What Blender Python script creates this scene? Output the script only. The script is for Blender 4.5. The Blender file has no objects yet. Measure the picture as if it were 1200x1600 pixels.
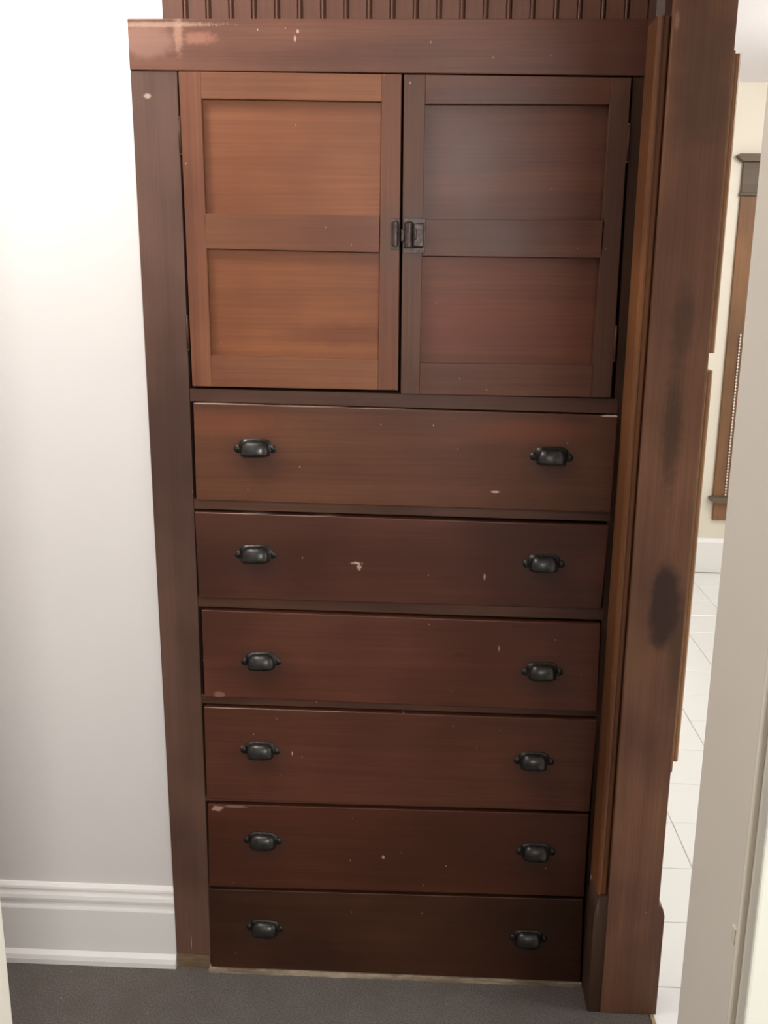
import bpy, bmesh, math, random
from mathutils import Vector, Matrix
random.seed(4)
SC = bpy.context.scene
COL = SC.collection

# ------------------------------------------------------------------ camera
# world: x right along the cabinet face, y away from the camera (cabinet face at y = 0), z up, metres
YAW, PITCH, ROLL = math.radians(-2.54), math.radians(13.698), math.radians(0.544)
cd = bpy.data.cameras.new('camera')
cam = bpy.data.objects.new('camera', cd); COL.objects.link(cam)
fwd = Vector((math.sin(YAW)*math.cos(PITCH), math.cos(YAW)*math.cos(PITCH), -math.sin(PITCH)))
rgt = Vector((math.cos(YAW), -math.sin(YAW), 0)); up = rgt.cross(fwd)
r2 = rgt*math.cos(ROLL) + up*math.sin(ROLL); u2 = up*math.cos(ROLL) - rgt*math.sin(ROLL)
m = Matrix((r2, u2, -fwd)).transposed().to_4x4(); m.translation = (0.0973, -1.88, 1.5481)
cam.matrix_world = m
cd.sensor_fit = 'VERTICAL'; cd.sensor_height = 36; cd.lens = 36*1500.7/1600
cd.clip_start = 0.02
SC.camera = cam

# ------------------------------------------------------------------ world, lamps, exposure
w = bpy.data.worlds.new('world'); SC.world = w; w.use_nodes = True
w.node_tree.nodes['Background'].inputs[0].default_value = (0.75, 0.85, 1, 1)
w.node_tree.nodes['Background'].inputs[1].default_value = 0.6

def lamp(name, kind, loc, energy, color, size=0.1, size_y=None, aim=None):
    l = bpy.data.lights.new(name, kind); o = bpy.data.objects.new(name, l); COL.objects.link(o)
    l.energy = energy; l.color = color; o.location = loc
    if kind == 'AREA':
        l.shape = 'RECTANGLE'; l.size = size; l.size_y = size_y or size
        o.rotation_euler = (Vector(aim)-Vector(loc)).to_track_quat('-Z', 'Y').to_euler()
    else:
        l.shadow_soft_size = size
    return o
lamp('hall_ceiling_lamp', 'POINT', (-0.78, -0.40, 2.36), 22, (1, 0.978, 0.935), 0.12)
lamp('kitchen_window_daylight', 'AREA', (3.32, -0.30, 1.45), 52, (0.93, 0.97, 1.0), 0.9, 1.5, (1.2, 1.2, 0.4))
lamp('kitchen_ceiling_lamp', 'POINT', (2.0, 1.7, 2.3), 38, (0.97, 0.98, 1.0), 0.12)
lamp('bedroom_lamp', 'AREA', (0.55, -3.0, 1.98), 48, (1, 0.99, 0.96), 0.40, 0.40, (-0.1, 0.0, 1.0))

vs = SC.view_settings
SC.display_settings.display_device = 'sRGB'
vs.view_transform = 'Standard'; vs.look = 'None'; vs.gamma = 1; vs.use_curve_mapping = False
vs.exposure = 0.0

# ------------------------------------------------------------------ materials
def srgb(r, g, b):
    f = lambda c: (c/255/12.92 if c/255 <= 0.04045 else ((c/255+0.055)/1.055)**2.4)
    return (f(r), f(g), f(b), 1)

class NT:
    def __init__(s, name):
        s.mat = bpy.data.materials.new(name); s.mat.use_nodes = True
        s.t = s.mat.node_tree; s.b = s.t.nodes['Principled BSDF']
        s.tc = s.t.nodes.new('ShaderNodeTexCoord').outputs['Object']
    def n(s, ty, **k):
        x = s.t.nodes.new(ty)
        for a, v in k.items(): setattr(x, a, v)
        return x
    def put(s, sock, v):
        if isinstance(v, bpy.types.NodeSocket): s.t.links.new(v, sock)
        else: sock.default_value = v
    def math(s, op, a, b=0.0, clamp=False):
        x = s.n('ShaderNodeMath', operation=op, use_clamp=clamp); s.put(x.inputs[0], a); s.put(x.inputs[1], b); return x.outputs[0]
    def mapped(s, scale, off=(0, 0, 0)):
        x = s.n('ShaderNodeMapping'); s.put(x.inputs[0], s.tc); x.inputs['Scale'].default_value = scale; x.inputs['Location'].default_value = off
        return x.outputs[0]
    def noise(s, vec, sc=1, det=4, rough=0.55, dist=0.0):
        x = s.n('ShaderNodeTexNoise'); s.put(x.inputs['Vector'], vec); x.inputs['Scale'].default_value = sc
        x.inputs['Detail'].default_value = det; x.inputs['Roughness'].default_value = rough; x.inputs['Distortion'].default_value = dist
        return x.outputs[0]
    def ramp(s, v, lo, hi, a=0.0, b=1.0):
        x = s.n('ShaderNodeMapRange', interpolation_type='SMOOTHSTEP'); s.put(x.inputs[0], v)
        for i, q in enumerate((lo, hi, a, b)): x.inputs[i+1].default_value = q
        return x.outputs[0]
    def mix(s, f, a, b, mode='MIX'):
        x = s.n('ShaderNodeMix', data_type='RGBA', blend_type=mode); s.put(x.inputs[0], f); s.put(x.inputs[6], a); s.put(x.inputs[7], b); return x.outputs[2]
    def bump(s, h, strength=0.2, dist=0.001):
        x = s.n('ShaderNodeBump'); x.inputs['Strength'].default_value = strength; x.inputs['Distance'].default_value = dist
        s.put(x.inputs['Height'], h); s.t.links.new(x.outputs[0], s.b.inputs['Normal'])
    def blob(s, c, r, amount=1.0, soft=0.35, ragged=0.5):
        """mask of a worn or stained spot, or a painted edge highlight, of its own shape, centre c and radii r in object metres (x, z)"""
        v = s.n('ShaderNodeVectorMath', operation='SUBTRACT'); s.put(v.inputs[0], s.tc); v.inputs[1].default_value = (c[0], 0, c[1])
        q = s.n('ShaderNodeVectorMath', operation='MULTIPLY'); s.t.links.new(v.outputs[0], q.inputs[0]); q.inputs[1].default_value = (1/r[0], 0, 1/r[1])
        l = s.n('ShaderNodeVectorMath', operation='LENGTH'); s.t.links.new(q.outputs[0], l.inputs[0])
        nz = s.noise(s.tc, 0.9/max(0.004, min(r)), 3, 0.6)
        d = s.math('ADD', l.outputs['Value'], s.math('MULTIPLY', s.math('SUBTRACT', nz, 0.5), ragged*2))
        return s.ramp(d, 1-soft, 1+soft, amount, 0.0)

def wood(name, a, b, axis='x', off=0.0, rough=0.36, spots=(), flecks=0.5, grain=1.0, spec=0.28):
    """varnished stained board: grain along axis, a/b = the two stain tones; spots = (centre, radii, colour, amount, soft, ragged)"""
    a = (a[0]*0.98, a[1]*1.07, a[2]*0.98, 1); b = (b[0]*0.98, b[1]*1.07, b[2]*0.98, 1)
    k = NT(name)
    st = {'x': (0.9, 14, 22), 'z': (22, 14, 0.9)}[axis]
    fn = {'x': (4, 90, 260), 'z': (260, 90, 4)}[axis]
    big = k.noise(k.mapped(st, (off, off*1.7, off*0.6)), 1.0, 5, 0.6, 0.6)
    mot = k.noise(k.mapped((2.6, 2.6, 2.6), (off*2, 0, off)), 1.0, 3, 0.5)
    fine = k.noise(k.mapped(fn, (off, off, 0)), 1.0, 3, 0.6)
    f = k.math('ADD', k.math('MULTIPLY', big, 0.36*grain), k.math('MULTIPLY', mot, 1.0-0.36*grain))
    col = k.mix(k.ramp(f, 0.36, 0.66), (a[0]*0.93, a[1]*0.93, a[2]*0.93, 1), b)
    tone = k.noise(k.mapped((1.6, 1.6, 3.2) if axis == 'x' else (3.2, 3.2, 1.6), (off*3, 0, off*1.3)), 1.0, 2, 0.5)
    col = k.mix(k.ramp(tone, 0.42, 0.66, 0.0, 0.38), col, (a[0]*0.62, a[1]*0.68, a[2]*0.70, 1))
    col = k.mix(k.ramp(fine, 0.35, 0.7, 0.0, 0.22*grain), col, (a[0]*0.45, a[1]*0.4, a[2]*0.4, 1))
    for (c, r, cc, am, so, rg) in spots:
        col = k.mix(k.blob(c, r, am, so, rg), col, cc)
    if flecks:
        sx = k.n('ShaderNodeSeparateXYZ'); k.put(sx.inputs[0], k.tc)
        cx = k.n('ShaderNodeCombineXYZ'); k.put(cx.inputs[0], k.math('ADD', k.math('MULTIPLY', sx.outputs[0], 19), off)); k.put(cx.inputs[1], k.math('MULTIPLY', sx.outputs[2], 10))
        vo = k.n('ShaderNodeTexVoronoi', feature='F1', voronoi_dimensions='2D'); k.put(vo.inputs['Vector'], cx.outputs[0]); vo.inputs['Scale'].default_value = 1.0
        d = k.ramp(k.math('ADD', vo.outputs['Distance'], k.math('MULTIPLY', fine, 0.02)), 0.018, 0.036, 1, 0)
        sep = k.n('ShaderNodeSeparateColor'); k.put(sep.inputs[0], vo.outputs['Color'])
        pick = k.math('MULTIPLY', k.math('LESS_THAN', sep.outputs[0], flecks*0.32), k.ramp(sep.outputs[1], 0.0, 1.0, 0.35, 1.0))
        col = k.mix(k.math('MULTIPLY', k.math('MULTIPLY', d, pick), 0.7), col, srgb(200, 170, 150))
    k.put(k.b.inputs['Base Color'], col)
    k.put(k.b.inputs['Roughness'], k.ramp(mot, 0.3, 0.7, rough+0.06, rough+0.18))
    k.put(k.b.inputs['Specular IOR Level'], spec)
    h = k.math('ADD', k.math('MULTIPLY', fine, 0.6), big)
    k.bump(h, 0.16, 0.0010)
    return k.mat

def paint(name, c, rough=0.5, bumpy=0.08, var=0.03, scale=14, spec=0.4):
    k = NT(name)
    nz = k.noise(k.tc, 1.7, 3); fine = k.noise(k.tc, scale*12, 3)
    dark = (c[0]*(1-var*2.5), c[1]*(1-var*2.7), c[2]*(1-var*3), 1)
    k.put(k.b.inputs['Base Color'], k.mix(k.ramp(nz, 0.3, 0.7), dark, c))
    k.b.inputs['Roughness'].default_value = rough; k.b.inputs['Specular IOR Level'].default_value = spec
    k.bump(fine, bumpy, 0.0015)
    return k.mat

def carpet_mat():
    k = NT('carpet_pile')
    a = k.noise(k.tc, 260, 2, 0.7); b = k.noise(k.tc, 9, 4, 0.6); c = k.noise(k.tc, 70, 2)
    col = k.mix(k.ramp(a, 0.35, 0.65), srgb(88, 82, 78), srgb(112, 105, 100))
    col = k.mix(k.ramp(b, 0.35, 0.7, 0, 0.35), col, srgb(84, 76, 70))
    vo = k.n('ShaderNodeTexVoronoi'); k.put(vo.inputs['Vector'], k.tc); vo.inputs['Scale'].default_value = 26
    col = k.mix(k.ramp(vo.outputs['Distance'], 0.03, 0.06, 0.5, 0), col, srgb(170, 160, 150))
    k.put(k.b.inputs['Base Color'], col); k.b.inputs['Roughness'].default_value = 0.95; k.b.inputs['Specular IOR Level'].default_value = 0.1
    k.bump(k.math('ADD', a, c), 0.4, 0.003)
    return k.mat

def metal_mat(name, c, rough, metallic=0.75):
    k = NT(name)
    nz = k.noise(k.tc, 120, 4)
    k.put(k.b.inputs['Base Color'], k.mix(k.ramp(nz, 0.35, 0.7), c, (c[0]*0.55, c[1]*0.5, c[2]*0.45, 1)))
    k.b.inputs['Metallic'].default_value = metallic
    k.put(k.b.inputs['Roughness'], k.ramp(nz, 0.3, 0.7, rough, rough+0.12))
    k.bump(nz, 0.15, 0.0006)
    return k.mat

def raw_mat(name, c1, c2):
    k = NT(name)
    nz = k.noise(k.mapped((9, 20, 60)), 1, 5, 0.7)
    k.put(k.b.inputs['Base Color'], k.mix(k.ramp(nz, 0.35, 0.65), c1, c2)); k.b.inputs['Roughness'].default_value = 0.8
    k.bump(nz, 0.5, 0.002)
    return k.mat

GRIME = srgb(58, 44, 38)
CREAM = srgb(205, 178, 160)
def S(c, r, col=GRIME, am=0.7, so=0.6, rg=0.4): return (c, r, col, am, so, rg)

M = {}
M['wall'] = paint('white_wall_paint', srgb(226, 222, 219), 0.6, 0.10, 0.012)
M['white_trim'] = paint('white_gloss_trim_paint', srgb(235, 232, 228), 0.3, 0.05, 0.01)
M['jamb'] = paint('cream_jamb_paint', srgb(243, 237, 225), 0.36, 0.07, 0.02)
M['jamb_edge'] = paint('chipped_cream_edge', srgb(236, 228, 212), 0.4, 0.07, 0.02)
M['door_paint'] = paint('pale_door_paint', srgb(222, 220, 208), 0.35, 0.05, 0.01)
M['kwall'] = paint('cream_kitchen_paint', srgb(224, 215, 198), 0.6, 0.05, 0.02)
M['ceil'] = paint('ceiling_paint', srgb(238, 234, 236), 0.8, 0.05, 0.01)
M['carpet'] = carpet_mat()
M['grout'] = paint('grout', srgb(216, 215, 210), 0.9, 0.3, 0.03)
M['tile'] = paint('white_glazed_tile', srgb(240, 240, 238), 0.22, 0.02, 0.01)
M['iron'] = metal_mat('darkened_bronze', srgb(66, 65, 63), 0.28)
M['latch'] = metal_mat('brown_painted_metal', srgb(72, 60, 57), 0.38, 0.5)
M['raw'] = raw_mat('bare_pale_wood', srgb(176, 160, 138), srgb(120, 104, 84))
M['rawdark'] = raw_mat('bare_tan_wood', srgb(128, 104, 76), srgb(100, 82, 60))
M['dark'] = paint('dark_cavity', srgb(22, 12, 9), 0.9, 0, 0)
M['thresh'] = raw_mat('tan_threshold', srgb(178, 160, 120), srgb(140, 122, 90))

STILE_A, STILE_B = srgb(81, 54, 47), srgb(110, 77, 68)
RED_A, RED_B = srgb(92, 46, 34), srgb(122, 66, 48)
ORG_A, ORG_B = srgb(118, 64, 42), srgb(146, 86, 56)
DRK_A, DRK_B = srgb(76, 38, 30), srgb(100, 50, 38)

# ------------------------------------------------------------------ mesh helpers
def link(name, bm, mats, parent=None, kind=None, smooth=False):
    me = bpy.data.meshes.new(name)
    bmesh.ops.recalc_face_normals(bm, faces=bm.faces[:])
    bm.to_mesh(me); bm.free()
    for mm in (mats if isinstance(mats, (list, tuple)) else [mats]): me.materials.append(mm)
    if smooth:
        for p in me.polygons: p.use_smooth = True
    o = bpy.data.objects.new(name, me); COL.objects.link(o)
    if parent: o.parent = parent
    if kind: o['kind'] = kind
    return o
def empty(name, loc=(0, 0, 0), parent=None):
    o = bpy.data.objects.new(name, None); COL.objects.link(o); o.location = loc; o.empty_display_size = 0.1
    if parent: o.parent = parent
    return o
def tag(o, label=None, cat=None, group=None, kind=None):
    for k_, v in (('label', label), ('category', cat), ('group', group), ('kind', kind)):
        if v: o[k_] = v
    return o
def quad(bm, q, y0, y1, bev=0.0015, mi=0, seg=2):
    """board whose front face is the quad q = TL, TR, BR, BL in (x, z), front at y0, back at y1"""
    f = [bm.verts.new((x, y0, z)) for x, z in q]; b = [bm.verts.new((x, y1, z)) for x, z in q]
    fs = [bm.faces.new(f), bm.faces.new(b[::-1])]
    for i in range(4):
        j = (i+1) % 4; fs.append(bm.faces.new((f[j], f[i], b[i], b[j])))
    for x in fs: x.material_index = mi
    if bev:
        es = list({e for x in fs for e in x.edges})
        r = bmesh.ops.bevel(bm, geom=es, offset=bev, segments=seg, affect='EDGES', profile=0.5)
        for x in r['faces']: x.material_index = mi
def box(bm, x0, x1, y0, y1, z0, z1, bev=0.0, mi=0, seg=2):
    quad(bm, [(x0, z1), (x1, z1), (x1, z0), (x0, z0)], y0, y1, bev, mi, seg)
def board(name, q, y0, y1, mat, parent=None, bev=0.0015, **k):
    bm = bmesh.new(); quad(bm, q, y0, y1, bev); return link(name, bm, mat, parent, **k)
def boxo(name, d, mat, parent=None, bev=0.0, **k):
    bm = bmesh.new(); box(bm, *d, bev=bev); return link(name, bm, mat, parent, **k)
def prism(bm, prof, a0, a1, axis='x', mi=0):
    """closed profile extruded: axis x -> prof = (y, z); axis z -> prof = (x, y)"""
    mk = (lambda p, t: (t, p[0], p[1])) if axis == 'x' else (lambda p, t: (p[0], p[1], t))
    A = [bm.verts.new(mk(p, a0)) for p in prof]; B = [bm.verts.new(mk(p, a1)) for p in prof]
    fs = [bm.faces.new(A), bm.faces.new(B[::-1])]
    n = len(prof)
    for i in range(n): fs.append(bm.faces.new((A[i], A[(i+1) % n], B[(i+1) % n], B[i])))
    for x in fs: x.material_index = mi
def cyl(bm, c, r, h, axis='z', seg=16, r2=None, mi=0):
    ret = bmesh.ops.create_cone(bm, cap_ends=True, segments=seg, radius1=r, radius2=r if r2 is None else r2, depth=h)
    R = {'z': Matrix.Identity(3), 'y': Matrix.Rotation(math.pi/2, 3, 'X'), 'x': Matrix.Rotation(math.pi/2, 3, 'Y')}[axis]
    for v in ret['verts']: v.co = R @ v.co + Vector(c)

# ------------------------------------------------------------------ room shell
HC = 2.49           # ceiling height
WY = 0.018          # wall face behind the cabinet frame
NEAR0, NEAR1 = -1.0, -1.178     # the wall the camera looks through
JL, JR = -0.348, 0.376          # its doorway
# floor: slab with separate tiles right of the post; carpet left of it
floor = boxo('floor', (0.606, 3.4, -1.0, 3.3, -0.05, -0.003), M['grout'], kind='structure')
TS = 0.2285
tb = bmesh.new(); box(tb, 0.0012, TS-0.0012, 0.0012, TS-0.0012, -0.012, 0.0, bev=0.0012, seg=1)
t0 = link('tile', tb, M['tile'], floor)
xs = [0.6115+TS*i for i in range(12)]
first = True
for i, x in enumerate(xs):
    for j in range(-4, 14):
        if x+TS > 3.4 or j*TS+TS > 3.3: continue
        o = t0 if first else t0.copy()
        if not first: COL.objects.link(o); o.parent = floor
        first = False
        o.location = (x, j*TS, 0.0004*random.uniform(-1, 1))
subf = boxo('floor', (-2.0, 0.606, -4.2, 0.6, -0.05, -0.012), M['grout'], kind='structure')
car = boxo('carpet', (-1.99, 0.604, -4.19, 0.012, -0.012, 0.0), M['carpet'])
tag(car, 'dark grey-brown carpet covering the hallway in front of the cabinet', 'carpet')

wl = empty('wall_left'); wl['kind'] = 'structure'
boxo('wall_face', (-2.0, -0.40, WY, WY+0.1, 0, HC), M['wall'], wl)
boxo('ceiling', (-2.0, 3.4, -4.2, 3.3, HC, HC+0.05), M['ceil'], kind='structure')
boxo('wall_hall_end', (-2.1, -2.0, -4.2, 0.12, 0, HC), M['wall'], kind='structure')
nw = bmesh.new()
box(nw, -2.0, JL-0.02, NEAR1+0.018, NEAR0, 0, HC); box(nw, JR+0.02, 0.62, NEAR1+0.018, NEAR0, 0, HC); box(nw, JL-0.02, JR+0.02, NEAR1, NEAR0, 2.07, HC)
link('wall_near', nw, M['wall'], kind='structure')
rw = bmesh.new()
box(rw, 1.6, 1.7, -4.2, -1.18, 0, HC); box(rw, -2.0, 1.7, -4.3, -4.2, 0, HC)
box(rw, 0.62, 3.4, NEAR1, NEAR0, 0, HC)
link('wall_bedroom', rw, M['wall'], kind='structure')
kf = boxo('floor', (0.606, 1.6, -4.2, -1.0, -0.05, -0.002), M['carpet'], kind='structure')
kw = bmesh.new()
KY = 3.237
box(kw, 0.50, 1.70, KY, KY+0.1, 0, HC); box(kw, 2.45, 3.4, KY, KY+0.1, 0, HC)
box(kw, 1.70, 2.45, KY, KY+0.1, 0, 0.40); box(kw, 1.70, 2.45, KY, KY+0.1, 1.96, HC)
link('wall_back', kw, M['kwall'], kind='structure')
kr = bmesh.new(); box(kr, 3.4, 3.5, -1.18, 3.34, 0, HC)
link('wall_right', kr, M['kwall'], kind='structure')
boxo('wall_partition', (0.505, 0.603, 0.0, KY, 0, HC), M['kwall'], kind='structure')

# baseboard under the white wall: stepped moulding
prof = [(WY, 0.0), (WY-0.026, 0.0), (WY-0.026, 0.012), (WY-0.023, 0.022), (WY-0.015, 0.031), (WY-0.0145, 0.138), (WY-0.0125, 0.143), (WY-0.006, 0.151),
        (WY-0.007, 0.154), (WY-0.0135, 0.1575), (WY-0.014, 0.164), (WY-0.012, 0.172), (WY-0.006, 0.182), (WY-0.0055, 0.1845), (WY-0.010, 0.187), (WY-0.0085, 0.192), (WY-0.003, 0.198), (WY, 0.199)]
bm = bmesh.new(); prism(bm, prof, -2.0, -0.4545)
link('baseboard_left', bm, M['white_trim'], kind='structure')
bm = bmesh.new(); prism(bm, [(KY, 0), (KY-0.016, 0), (KY-0.016, 0.17), (KY-0.010, 0.178), (KY-0.006, 0.188), (KY, 0.19)], 0.603, 3.4)
link('baseboard_back', bm, M['white_trim'], kind='structure')

# ------------------------------------------------------------------ beaded board wall above the cabinet
wb = empty('wall_beaded'); wb['kind'] = 'structure'
bead_w = wood('beadboard_stain', srgb(86, 55, 45), srgb(110, 70, 58), 'z', 3.1, 0.34, flecks=0)
P_ = 0.0416
x = -0.391; k = 0
def plank_mesh(w_):
    b_ = bmesh.new(); r = 0.0023
    pr = [(0.0004, 0.016), (0.0004, 0.0045), (0.0016, 0.002), (w_-4.3*r, 0.002), (w_-3.7*r, 0.0055)]
    c = w_-2.2*r
    for a in range(0, 9):
        t = math.pi - math.pi*a/8
        pr.append((c+1.25*r*math.cos(t), 0.0055-0.0042*math.sin(t)))
    pr += [(w_-0.0005, 0.0065), (w_-0.0005, 0.016)]
    prism(b_, pr, 1.994, HC, 'z')
    return b_
p0 = link('plank', plank_mesh(P_), bead_w, wb)
while x < 0.46:
    o = p0 if k == 0 else p0.copy()
    if k: COL.objects.link(o); o.parent = wb
    o.location = (x, random.uniform(-0.0004, 0.0004), 0); x += P_; k += 1
boxo('backing_board', (-0.400, 0.505, 0.0165, 0.03, 1.95, HC), bead_w, wb)

# ------------------------------------------------------------------ built-in cabinet
cab = empty('built_in_cabinet')
tag(cab, 'tall dark-stained wooden built-in cabinet with two panelled doors above six wide drawers', 'cabinet')
YB = 0.022
header = board('header_board', [(-0.460, 2.000), (0.4765, 1.998), (0.4765, 1.904), (-0.460, 1.914)], -0.003, YB,
    wood('header_stain', srgb(92, 54, 44), srgb(118, 74, 60), 'x', 1.3, 0.33, spots=[
        S((-0.43, 1.965), (0.05, 0.03), srgb(150, 112, 98), 0.55, 0.35, 0.5), S((-0.368, 1.975), (0.008, 0.03), srgb(172, 132, 112), 0.6, 0.5, 0.7),
        S((-0.33, 1.967), (0.03, 0.010), srgb(168, 116, 96), 0.5, 0.5, 0.8), S((-0.40, 1.990), (0.10, 0.004), srgb(180, 150, 130), 0.5, 0.5, 0.7),
        S((-0.155, 1.966), (0.002, 0.005), CREAM, 0.8, .5, .5), S((-0.150, 1.978), (0.002, 0.003), CREAM, 0.8, .5, .5), S((0.0, 1.93), (0.25, 0.02), srgb(72, 44, 36), 0.4, 0.8, 0.4)]), cab)
board('stile', [(-0.4600, 1.9135), (-0.3732, 1.9130), (-0.3730, 0.034), (-0.4535, 0.038)], 0.0, YB,
    wood('left_stile_stain', STILE_A, STILE_B, 'z', 5.2, 0.33, spots=[
        S((-0.43, 1.87), (0.006, 0.004), CREAM, 0.6, .5, .5), S((-0.418, 0.07), (0.0008, 0.018), CREAM, 0.6, .4, .2)], flecks=0.3, grain=0.7), cab)
board('stile', [(0.4545, 1.9035), (0.4765, 1.9030), (0.4765, 0.0), (0.4705, 0.0)], 0.0015, YB,
    wood('right_stile_stain', srgb(64, 40, 34), srgb(80, 52, 42), 'z', 8.2, 0.4, flecks=0), cab)
boxo('base_block', (-0.4535, -0.3765, 0.002, YB, 0.0, 0.0365), M['rawdark'], cab, bev=0.001)
# ragged pale strip under the lowest drawer
bm = bmesh.new(); n = 40
topv = []; 
for i in range(n):
    xa = -0.3765+(0.846)*i/n; xb = -0.3765+0.846*(i+1)/n
    z1 = 0.0085+random.uniform(-0.001, 0.001)
    box(bm, xa, xb, -0.012-random.uniform(0, 0.003), 0.02, 0, z1)
link('base_strip', bm, M['raw'], cab)
# carcass behind (dark inside of the gaps)
bm = bmesh.new()
box(bm, -0.40, 0.476, 0.024, 0.05, 0.0, 1.99)
link('carcass', bm, M['dark'], cab)

rail_m = wood('rail_stain', srgb(74, 46, 38), srgb(94, 60, 48), 'x', 2.4, 0.34, flecks=0.2)
for (lt, rt, rb, lb) in [(1.3325, 1.3245, 1.2950, 1.3070), (1.109, 1.102, 1.0790, 1.0880), (0.901, 0.897, 0.8705, 0.8785),
                          (0.680, 0.671, 0.6555, 0.6600), (0.4385, 0.437, 0.4335, 0.4290), (0.2200, 0.229, 0.2245, 0.2165)]:
    board('rail', [(-0.3725, lt), (0.467, rt), (0.467, rb), (-0.3725, lb)], 0.0, YB, rail_m, cab, bev=0.001)

# ---- doors
def lerp(a, b, t): return (a[0]+(b[0]-a[0])*t, a[1]+(b[1]-a[1])*t)
def make_door(outer, up_, lo_, yf, msv, mrh, mp_up, mp_lo):
    bm = bmesh.new(); TL, TR, BR, BL = outer; yb = yf+0.019
    lx0, lx1 = up_[0][0], lo_[3][0]; rx0, rx1 = up_[1][0], lo_[2][0]
    quad(bm, [TL, (lx0, TL[1]), (lx1, BL[1]), BL], yf, yb, 0.0010, 0)
    quad(bm, [(rx0, TR[1]), TR, BR, (rx1, BR[1])], yf, yb, 0.0010, 0)
    quad(bm, [(lx0, TL[1]), (rx0, TR[1]), up_[1], up_[0]], yf, yb, 0.0008, 1)
    quad(bm, [up_[3], up_[2], lo_[1], lo_[0]], yf, yb, 0.0008, 1)
    quad(bm, [lo_[3], lo_[2], (rx1, BR[1]), (lx1, BL[1])], yf, yb, 0.0008, 1)
    d = link('door', bm, [msv, mrh], cab)
    for q, mm in ((up_, mp_up), (lo_, mp_lo)):
        g = 0.006
        b2 = bmesh.new(); qq = [(q[0][0]-g, q[0][1]+g), (q[1][0]+g, q[1][1]+g), (q[2][0]+g, q[2][1]-g), (q[3][0]-g, q[3][1]-g)]
        quad(b2, qq, yf+0.0120, yf+0.018, 0)
        link('panel', b2, mm, d)
    return d
ld = make_door([(-0.3695, 1.9110), (0.0385, 1.9065), (0.0390, 1.3355), (-0.3655, 1.3375)],
    [(-0.3290, 1.8650), (0.0030, 1.8605), (0.0010, 1.6610), (-0.3310, 1.6630)],
    [(-0.3290, 1.5990), (0.0000, 1.5945), (0.0000, 1.3945), (-0.3270, 1.3990)], -0.0050,
    wood('left_door_stile_stain', srgb(104, 58, 42), srgb(132, 80, 58), 'z', 11.0, 0.34, spots=[S((0.02, 1.62), (0.03, 0.07), srgb(82, 60, 48), 0.5)]),
    wood('left_door_rail_stain', srgb(112, 64, 46), srgb(136, 84, 58), 'x', 12.0, 0.34, spots=[S((-0.05, 1.625), (0.10, 0.03), srgb(96, 54, 40), 0.4)]),
    wood('left_upper_panel_stain', srgb(124, 70, 46), srgb(146, 88, 60), 'x', 13.0, 0.35, flecks=0.8),
    wood('left_lower_panel_stain', srgb(116, 64, 40), srgb(142, 84, 54), 'x', 14.0, 0.35, spots=[S((-0.07, 1.44), (0.10, 0.02), srgb(92, 48, 34), 0.5)]))
rd = make_door([(0.0430, 1.9055), (0.4505, 1.9010), (0.4505, 1.3275), (0.0445, 1.3285)],
    [(0.0820, 1.8560), (0.4150, 1.8555), (0.4190, 1.6550), (0.0830, 1.6550)],
    [(0.0820, 1.5890), (0.4170, 1.5880), (0.4130, 1.3890), (0.0810, 1.3890)], -0.0065,
    wood('right_door_stile_stain', srgb(78, 47, 36), srgb(98, 62, 48), 'z', 21.0, 0.34, spots=[S((0.063, 1.62), (0.03, 0.08), srgb(78, 56, 48), 0.5)], flecks=0.2),
    wood('right_door_rail_stain', srgb(82, 46, 36), srgb(102, 60, 46), 'x', 22.0, 0.34, flecks=0.2),
    wood('right_upper_panel_stain', srgb(84, 46, 36), srgb(104, 60, 46), 'x', 23.0, 0.33, flecks=0.3),
    wood('right_lower_panel_stain', srgb(86, 46, 34), srgb(106, 58, 42), 'x', 24.0, 0.33, spots=[S((0.17, 1.46), (0.12, 0.05), srgb(106, 52, 40), 0.35)], flecks=0.3))
# hinges painted over in the side joints
hm = wood('painted_hinge', srgb(70, 42, 34), srgb(86, 54, 44), 'z', 2, 0.35, flecks=0)
for d, hx, zs, yy in ((ld, -0.3715, (1.80, 1.44), -0.0035), (rd, 0.4525, (1.79, 1.43), -0.005)):
    for z in zs:
        bm = bmesh.new(); cyl(bm, (hx, yy, z), 0.0026, 0.062, 'z', 10)
        for dz in (-0.032, 0.032): bmesh.ops.create_uvsphere(bm, u_segments=8, v_segments=6, radius=0.003, matrix=Matrix.Translation((hx, yy, z+dz)))
        link('hinge', bm, hm, d, smooth=True)
# cupboard catch: keeper on the left door, latch case with thumb turn on the right door
bm = bmesh.new(); yl = -0.005
box(bm, 0.0215, 0.0385, yl-0.0020, yl+0.001, 1.600, 1.656, 0.0008)
cyl(bm, (0.0305, yl-0.004, 1.628), 0.0068, 0.042, 'z', 18)
cyl(bm, (0.0305, yl-0.004, 1.6502), 0.0068, 0.003, 'z', 18, 0.004)
for z in (1.603, 1.6525): cyl(bm, (0.0300, yl-0.0025, z), 0.0022, 0.0016, 'y', 10)
link('catch_keeper', bm, M['latch'], ld)
bm = bmesh.new(); yl = -0.0065
box(bm, 0.0450, 0.0865, yl-0.0020, yl+0.001, 1.594, 1.657, 0.0008)
cyl(bm, (0.0560, yl-0.005, 1.626), 0.0085, 0.043, 'z', 20)
cyl(bm, (0.0560, yl-0.005, 1.649), 0.0085, 0.003, 'z', 20, 0.0055)
box(bm, 0.0645, 0.0845, yl-0.0125, yl, 1.604, 1.648, 0.003, seg=3)
box(bm, 0.0415, 0.0480, yl-0.0095, yl-0.002, 1.614, 1.637, 0.002)
box(bm, 0.0665, 0.0705, yl-0.0180, yl-0.010, 1.618, 1.636, 0.0015)
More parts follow.
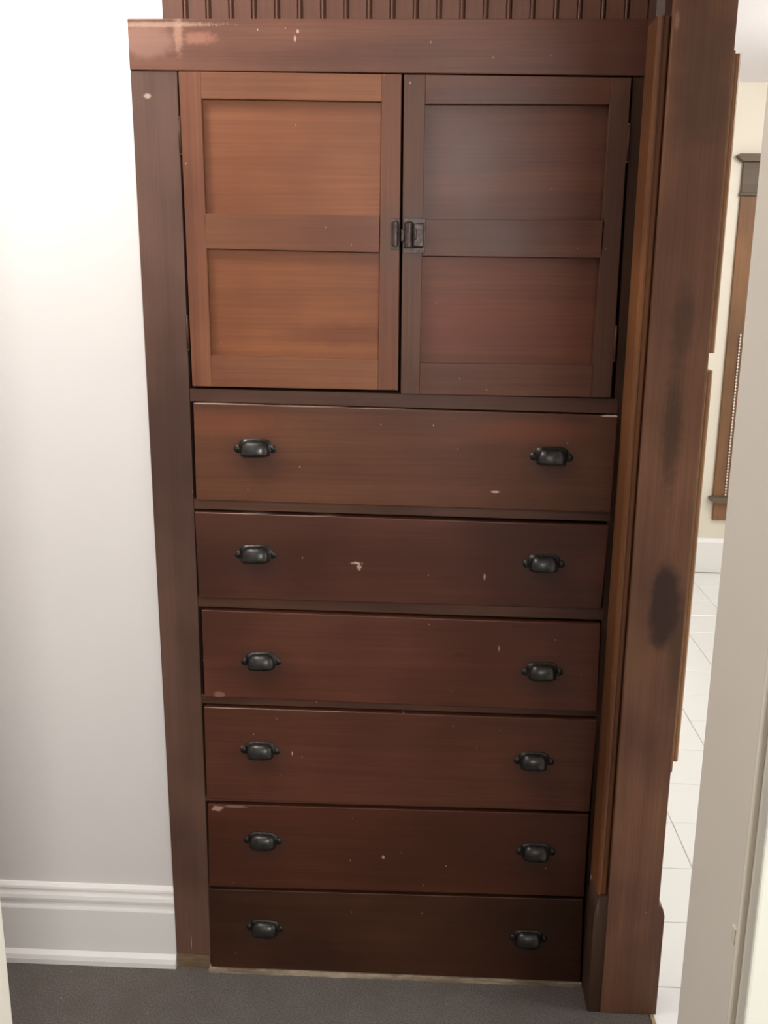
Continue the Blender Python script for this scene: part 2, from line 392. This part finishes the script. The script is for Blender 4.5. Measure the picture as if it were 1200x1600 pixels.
for xx, z in ((0.078, 1.6525), (0.078, 1.599), (0.052, 1.599)): cyl(bm, (xx, yl-0.0025, z), 0.0022, 0.0018, 'y', 10)
link('catch', bm, M['latch'], rd)

# ---- drawers and their cup pulls
def pull_mesh():
    bm = bmesh.new(); NA, NB = 22, 12
    def shell(a, d, h, z0=0.0, e=0.62):
        rows = []
        for i in range(NB+1):
            ph = (math.pi/2)*i/NB*0.985
            row = []
            for j in range(NA+1):
                th = -math.pi/2+math.pi*j/NA
                sg = lambda v: math.copysign(abs(v)**e, v)
                c = abs(math.cos(ph))**0.75
                row.append(bm.verts.new((a*c**0.55*sg(math.sin(th)), -d*c*abs(math.cos(th))**e, z0+h*math.sin(ph)**0.85)))
            rows.append(row)
        for i in range(NB):
            for j in range(NA): bm.faces.new((rows[i][j], rows[i][j+1], rows[i+1][j+1], rows[i+1][j]))
        bm.faces.new(rows[-1])
        return rows
    A = shell(0.0285, 0.022, 0.030, e=0.7); B = shell(0.0268, 0.0203, 0.028, e=0.7)
    for j in range(NA): bm.faces.new((A[0][j], B[0][j], B[0][j+1], A[0][j+1]))
    # back plate with an ear each side
    out = []
    for i in range(48):
        t = 2*math.pi*i/48; c, s_ = math.cos(t), math.sin(t)
        rx = 0.0325; rz = 0.0165
        xx = rx*math.copysign(abs(c)**0.5, c); zz = 0.0165+rz*math.copysign(abs(s_)**0.6, s_)
        out.append((xx, zz))
    f = [bm.verts.new((x_, -0.0022, z_)) for x_, z_ in out]; b = [bm.verts.new((x_, 0.0005, z_)) for x_, z_ in out]
    bm.faces.new(f); bm.faces.new(b[::-1])
    for i in range(48): bm.faces.new((f[i], b[i], b[(i+1) % 48], f[(i+1) % 48]))
    for s_ in (-1, 1):
        cyl(bm, (s_*0.0345, -0.0008, 0.0125), 0.0080, 0.0024, 'y', 18)
        cyl(bm, (s_*0.0365, -0.0024, 0.0125), 0.0030, 0.0014, 'y', 12, 0.0024)
    return bm
pull0 = None
DY = -0.0085
defs = [  # TL, TR, BR, BL, pull left (x, z centre), pull right, tones, offset, extra spots
 ([(-0.3645, 1.3055), (0.4665, 1.2925), (0.4650, 1.0990), (-0.3660, 1.1085)], (-0.243, 1.209), (0.342, 1.203), (srgb(88, 50, 36), srgb(108, 65, 46)), 31,
   [S((-0.30, 1.265), (0.10, 0.025), srgb(132, 76, 50), 0.35), S((-0.29, 1.3043), (0.085, 0.0012), CREAM, 0.75, 0.5, 0.4), S((-0.13, 1.3018), (0.085, 0.0012), CREAM, 0.6, 0.5, 0.4), S((0.01, 1.2996), (0.06, 0.0010), CREAM, 0.45, 0.5, 0.5), S((0.30, 1.26), (0.10, 0.02), srgb(120, 62, 44), 0.4), S((0.455, 1.2915), (0.02, 0.0018), CREAM, 0.9, 0.4, 0.5),  # long thin cream spots paint the bright glare along the worn top edge
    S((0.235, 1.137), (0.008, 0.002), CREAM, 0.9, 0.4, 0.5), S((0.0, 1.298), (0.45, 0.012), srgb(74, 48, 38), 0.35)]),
 ([(-0.3705, 1.0840), (0.4640, 1.0720), (0.4590, 0.8965), (-0.3680, 0.9005)], (-0.247, 0.990), (0.338, 0.984), (srgb(72, 38, 30), srgb(92, 50, 39)), 37,
   [S((-0.30, 1.0818), (0.07, 0.0007), CREAM, 0.5, 0.4, 0.25), S((-0.16, 1.0798), (0.07, 0.0006), CREAM, 0.35, 0.4, 0.3), S((-0.042, 0.983), (0.010, 0.0025), CREAM, 0.7, 0.5, 1.4), S((-0.035, 0.975), (0.004, 0.006), CREAM, 0.6, 0.5, 1.4), S((0.22, 0.96), (0.002, 0.006), CREAM, 0.5, .5, .3), S((-0.25, 1.05), (0.15, 0.03), srgb(76, 46, 34), 0.6)]),  # first two cream lines are a painted highlight on the worn top edge
 ([(-0.3640, 0.8740), (0.4600, 0.8640), (0.4640, 0.6700), (-0.3640, 0.6790)], (-0.240, 0.757), (0.346, 0.751), (srgb(80, 42, 32), srgb(101, 56, 42)), 43,
   [S((-0.332, 0.685), (0.012, 0.008), srgb(130, 96, 84), 0.8, 0.2, 0.4), S((0.175, 0.79), (0.012, 0.006), srgb(66, 34, 28), 0.8), S((0.255, 0.806), (0.0012, 0.006), CREAM, 0.5, .4, .2)]),
 ([(-0.3665, 0.6560), (0.4660, 0.6505), (0.4625, 0.4365), (-0.3680, 0.4385)], (-0.247, 0.552), (0.338, 0.547), (srgb(76, 41, 31), srgb(95, 52, 39)), 49,
   [S((-0.29, 0.6543), (0.08, 0.0007), CREAM, 0.5, 0.4, 0.25), S((-0.13, 0.6534), (0.08, 0.0006), CREAM, 0.3, 0.4, 0.3), S((-0.287, 0.560), (0.0016, 0.007), CREAM, 0.8, .4, .2), S((-0.178, 0.553), (0.0016, 0.005), CREAM, 0.6, .4, .2)]),  # first two cream lines paint in light catching the worn top edge
 ([(-0.3660, 0.4255), (0.4615, 0.4300), (0.4630, 0.2290), (-0.3700, 0.2200)], (-0.246, 0.335), (0.352, 0.331), (srgb(70, 36, 25), srgb(90, 46, 33)), 55,
   [S((-0.345, 0.416), (0.012, 0.006), srgb(170, 140, 122), 0.8, 0.3, 0.9), S((-0.305, 0.4215), (0.025, 0.003), srgb(136, 104, 92), 0.8, 0.3, 0.5), S((0.02, 0.31), (0.003, 0.004), CREAM, 0.5, .5, .5)]),
 ([(-0.3720, 0.2130), (0.4620, 0.2210), (0.4680, 0.0100), (-0.3730, 0.0105)], (-0.246, 0.113), (0.345, 0.113), (srgb(58, 34, 23), srgb(76, 42, 29)), 61, []),
]
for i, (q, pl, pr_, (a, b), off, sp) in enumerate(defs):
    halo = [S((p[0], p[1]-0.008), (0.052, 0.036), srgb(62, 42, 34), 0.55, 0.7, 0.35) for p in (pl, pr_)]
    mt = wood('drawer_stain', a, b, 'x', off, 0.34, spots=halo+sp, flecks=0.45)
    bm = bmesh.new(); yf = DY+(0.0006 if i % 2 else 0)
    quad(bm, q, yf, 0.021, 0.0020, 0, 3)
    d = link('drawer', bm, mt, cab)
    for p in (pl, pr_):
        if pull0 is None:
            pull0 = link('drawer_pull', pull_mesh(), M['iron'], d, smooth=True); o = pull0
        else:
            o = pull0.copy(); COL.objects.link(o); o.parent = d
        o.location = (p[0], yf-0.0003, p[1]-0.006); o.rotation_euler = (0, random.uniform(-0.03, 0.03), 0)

# ------------------------------------------------------------------ wooden post of the kitchen opening
post = empty('trim_1', (0.55, -0.05, 0)); post['kind'] = 'structure'
def pchild(o): o.matrix_parent_inverse = post.matrix_basis.inverted() if False else Matrix.Translation((-0.55, 0.05, 0)); return o
post_m = wood('post_stain', srgb(100, 65, 52), srgb(144, 97, 77), 'z', 71, 0.42, spots=[
    S((0.565, 0.935), (0.030, 0.085), srgb(50, 36, 32), 0.85, 0.3, 0.35), S((0.552, 1.28), (0.016, 0.11), srgb(64, 50, 38), 0.7, 0.6, 0.5),
    S((0.556, 1.47), (0.018, 0.07), srgb(70, 52, 42), 0.6, 0.6, 0.6), S((0.56, 1.88), (0.05, 0.12), srgb(72, 56, 46), 0.6, 0.6, 0.6),
    S((0.597, 0.86), (0.016, 0.10), srgb(72, 54, 40), 0.6), S((0.512, 0.83), (0.014, 0.05), srgb(122, 90, 64), 0.6, 0.6, 0.6), S((0.505, 1.975), (0.004, 0.014), srgb(150, 120, 100), 0.7, 0.4, 0.4)], flecks=0.05)
mould_m = wood('corner_moulding_stain', srgb(112, 68, 46), srgb(146, 92, 60), 'z', 77, 0.24, flecks=0.05)
# post face board, with the plinth swelling at the foot
pchild(boxo('face_board', (0.4985, 0.6050, -0.0875, 0.0, 0.0, HC), post_m, post, bev=0.0015))
bm = bmesh.new()
prism(bm, [(0.605, 0), (0.6185, 0), (0.6185, 0.245), (0.614, 0.262), (0.605, 0.272)], 0, 1, 'x')
for v in bm.verts: v.co = Vector((v.co.y, -0.0865+0.075*v.co.x, v.co.z))
pchild(link('plinth', bm, post_m, post))
# corner moulding: flat side, rounded nose, quirk beside the face board
bm = bmesh.new()
pr2 = [(0.4985, 0.0), (0.4745, 0.0), (0.4745, -0.070), (0.4752, -0.0755), (0.4775, -0.0795), (0.481, -0.081), (0.4845, -0.0795), (0.487, -0.0765), (0.4935, -0.0775), (0.4965, -0.075), (0.4975, -0.068), (0.4985, -0.068)]
prism(bm, pr2, 0.285, 1.985, 'z')
pchild(link('corner_moulding', bm, mould_m, post))
bm = bmesh.new()
prism(bm, [(0.4985, 0.0), (0.4745, 0.0), (0.4745, -0.062), (0.487, -0.072), (0.4985, -0.072)], 1.985, 2.02, 'z')
box(bm, 0.4745, 0.4985, -0.03, 0.0, 2.02, HC)
pchild(link('moulding_cap', bm, wood('cap_stain', srgb(70, 46, 38), srgb(88, 58, 48), 'z', 80, 0.4, flecks=0), post))
bm = bmesh.new()
prism(bm, [(0.4715, 0), (0.4985, 0), (0.4985, 0.285), (0.479, 0.285), (0.4715, 0.245)], 0, 1, 'x')
for v in bm.verts: v.co = Vector((v.co.y, -0.0855+0.0825*v.co.x, v.co.z))
pchild(link('plinth', bm, wood('plinth_stain', srgb(70, 48, 38), srgb(90, 62, 50), 'z', 82, 0.38, spots=[S((0.478, 0.26), (0.003, 0.02), srgb(110, 96, 88), 0.6)], flecks=0), post))
# stop strips on the kitchen side of the post, with the break between them
strip_m = wood('stop_strip_stain', srgb(158, 112, 82), srgb(182, 132, 98), 'z', 90, 0.36, flecks=0)
bm = bmesh.new(); box(bm, 0.605, 0.6085, -0.0845, -0.03, 0.578, 1.929, 0.001)
pchild(link('strip_backing', bm, strip_m, post))
for z0, z1 in ((1.420, 1.925), (0.600, 1.388)):
    bm = bmesh.new()
    prism(bm, [(0.6085, -0.03), (0.6085, -0.080), (0.6125, -0.081), (0.6165, -0.081), (0.6200, -0.076), (0.6205, -0.03)], z0, z1, 'z')
    pchild(link('stop_strip', bm, strip_m, post))
# head over the opening, and the other side of it
pchild(boxo('opening_head', (0.4985, 0.605, -1.0, -0.0875, 2.12, HC), post_m, post, bev=0.001))
th = boxo('trim_2', (0.6045, 0.6125, -1.0, -0.0885, -0.005, 0.003), M['thresh'], bev=0.001, kind='structure')

# ------------------------------------------------------------------ doorway the camera looks through
def jamb(side):
    j = empty('trim_%d' % (3 if side > 0 else 4)); j['kind'] = 'structure'
    X = JR if side > 0 else JL
    def bx(name, x0, x1, y0, y1, mt, bev=0.0015):
        a_, b_ = sorted((X+side*x0, X+side*x1))
        return boxo(name, (a_, b_, y0, y1, 0, 2.07), mt, j, bev=bev)
    bx('jamb_board', 0.0, 0.02, -1.142, NEAR0-(-0.001), M['jamb'], 0.0022)
    bx('jamb_bead', -0.0022, 0.012, -1.1480, -1.1405, M['jamb_edge'], 0.0026)
    bx('stop_board', 0.0035, 0.02, -1.1605, -1.1480, M['jamb'], 0.001)
    bx('casing', 0.000, 0.10, -1.1785, -1.1600, M['door_paint'], 0.0025)
    bx('far_casing', 0.022, 0.11, NEAR0, NEAR0+0.014, M['white_trim'], 0.002) if side < 0 else None
    return j
jr = jamb(1); jl = jamb(-1)
boxo('paint_chip', (0.3735, 0.3760, -1.1405, -1.1330, 0.984, 1.000), M['jamb_edge'], jr, bev=0.0008)
boxo('trim_5', (JL, JR, -1.178, -1.0, 2.05, 2.07), M['jamb'], kind='structure')

# ------------------------------------------------------------------ kitchen window on the far wall
win = empty('window_1'); win['kind'] = 'structure'
wg = wood('window_head_stain', srgb(92, 76, 64), srgb(110, 91, 78), 'x', 95, 0.45, flecks=0)
wc = wood('window_casing_stain', srgb(120, 82, 58), srgb(142, 98, 70), 'z', 96, 0.45, flecks=0)
def wboard(name, x0, x1, z0, z1, d, mt, bev=0.003): return boxo(name, (x0, x1, KY-d, KY, z0, z1), mt, win, bev=bev)
def shaped(name, pts, d, mt):
    b_ = bmesh.new()
    f = [b_.verts.new((x, KY-d, z)) for x, z in pts]; k_ = [b_.verts.new((x, KY, z)) for x, z in pts]
    b_.faces.new(f); b_.faces.new(k_[::-1])
    for i in range(len(pts)): b_.faces.new((f[i], k_[i], k_[(i+1) % len(pts)], f[(i+1) % len(pts)]))
    return link(name, b_, mt, win)
shaped('head_cap', [(1.597, 2.148), (1.606, 2.157), (2.56, 2.157), (2.56, 2.122), (1.628, 2.122), (1.610, 2.134)], 0.05, wg)
wboard('head_board', 1.634, 2.53, 1.975, 2.122, 0.024, wg)
wboard('head_bead', 1.628, 2.535, 1.962, 1.976, 0.030, wg)
wboard('side_casing', 1.636, 1.745, 0.426, 1.962, 0.020, wc)
wboard('side_casing', 2.42, 2.525, 0.426, 1.962, 0.020, wc)
shaped('stool', [(1.612, 0.418), (1.620, 0.427), (2.55, 0.427), (2.55, 0.396), (1.640, 0.396), (1.622, 0.404)], 0.05, wg)
wboard('apron', 1.644, 2.52, 0.295, 0.396, 0.020, wc)
wboard('sash', 1.745, 1.785, 0.426, 1.962, -0.02, M['white_trim']); 
bm = bmesh.new(); 
box(bm, 1.745, 2.42, KY+0.02, KY+0.05, 0.426, 0.48); box(bm, 1.745, 2.42, KY+0.02, KY+0.05, 1.17, 1.21); box(bm, 1.745, 2.42, KY+0.02, KY+0.05, 1.92, 1.962); box(bm, 2.38, 2.42, KY+0.02, KY+0.05, 0.426, 1.962)
link('sash', bm, M['white_trim'], win)
g = NT('window_glass'); g.b.inputs['Transmission Weight'].default_value = 1; g.b.inputs['Roughness'].default_value = 0.02; g.b.inputs['IOR'].default_value = 1.45
wboard('pane', 1.745, 2.42, 0.426, 1.962, -0.035, g.mat, 0)
# bead chain of the window blind hanging at the casing's edge
ch = empty('blind_chain', (1.696, KY-0.03, 0.43))
tag(ch, 'white bead chain hanging down over the brown window casing in the far room', 'blind chain')
bm = bmesh.new()
for i in range(52):
    bmesh.ops.create_icosphere(bm, subdivisions=1, radius=0.0055, matrix=Matrix.Translation((0, 0, 0.008+i*0.0165)))
cyl(bm, (0, 0, 0.43), 0.0012, 0.86, 'z', 6)
link('bead_string', bm, M['white_trim'], ch, smooth=True)
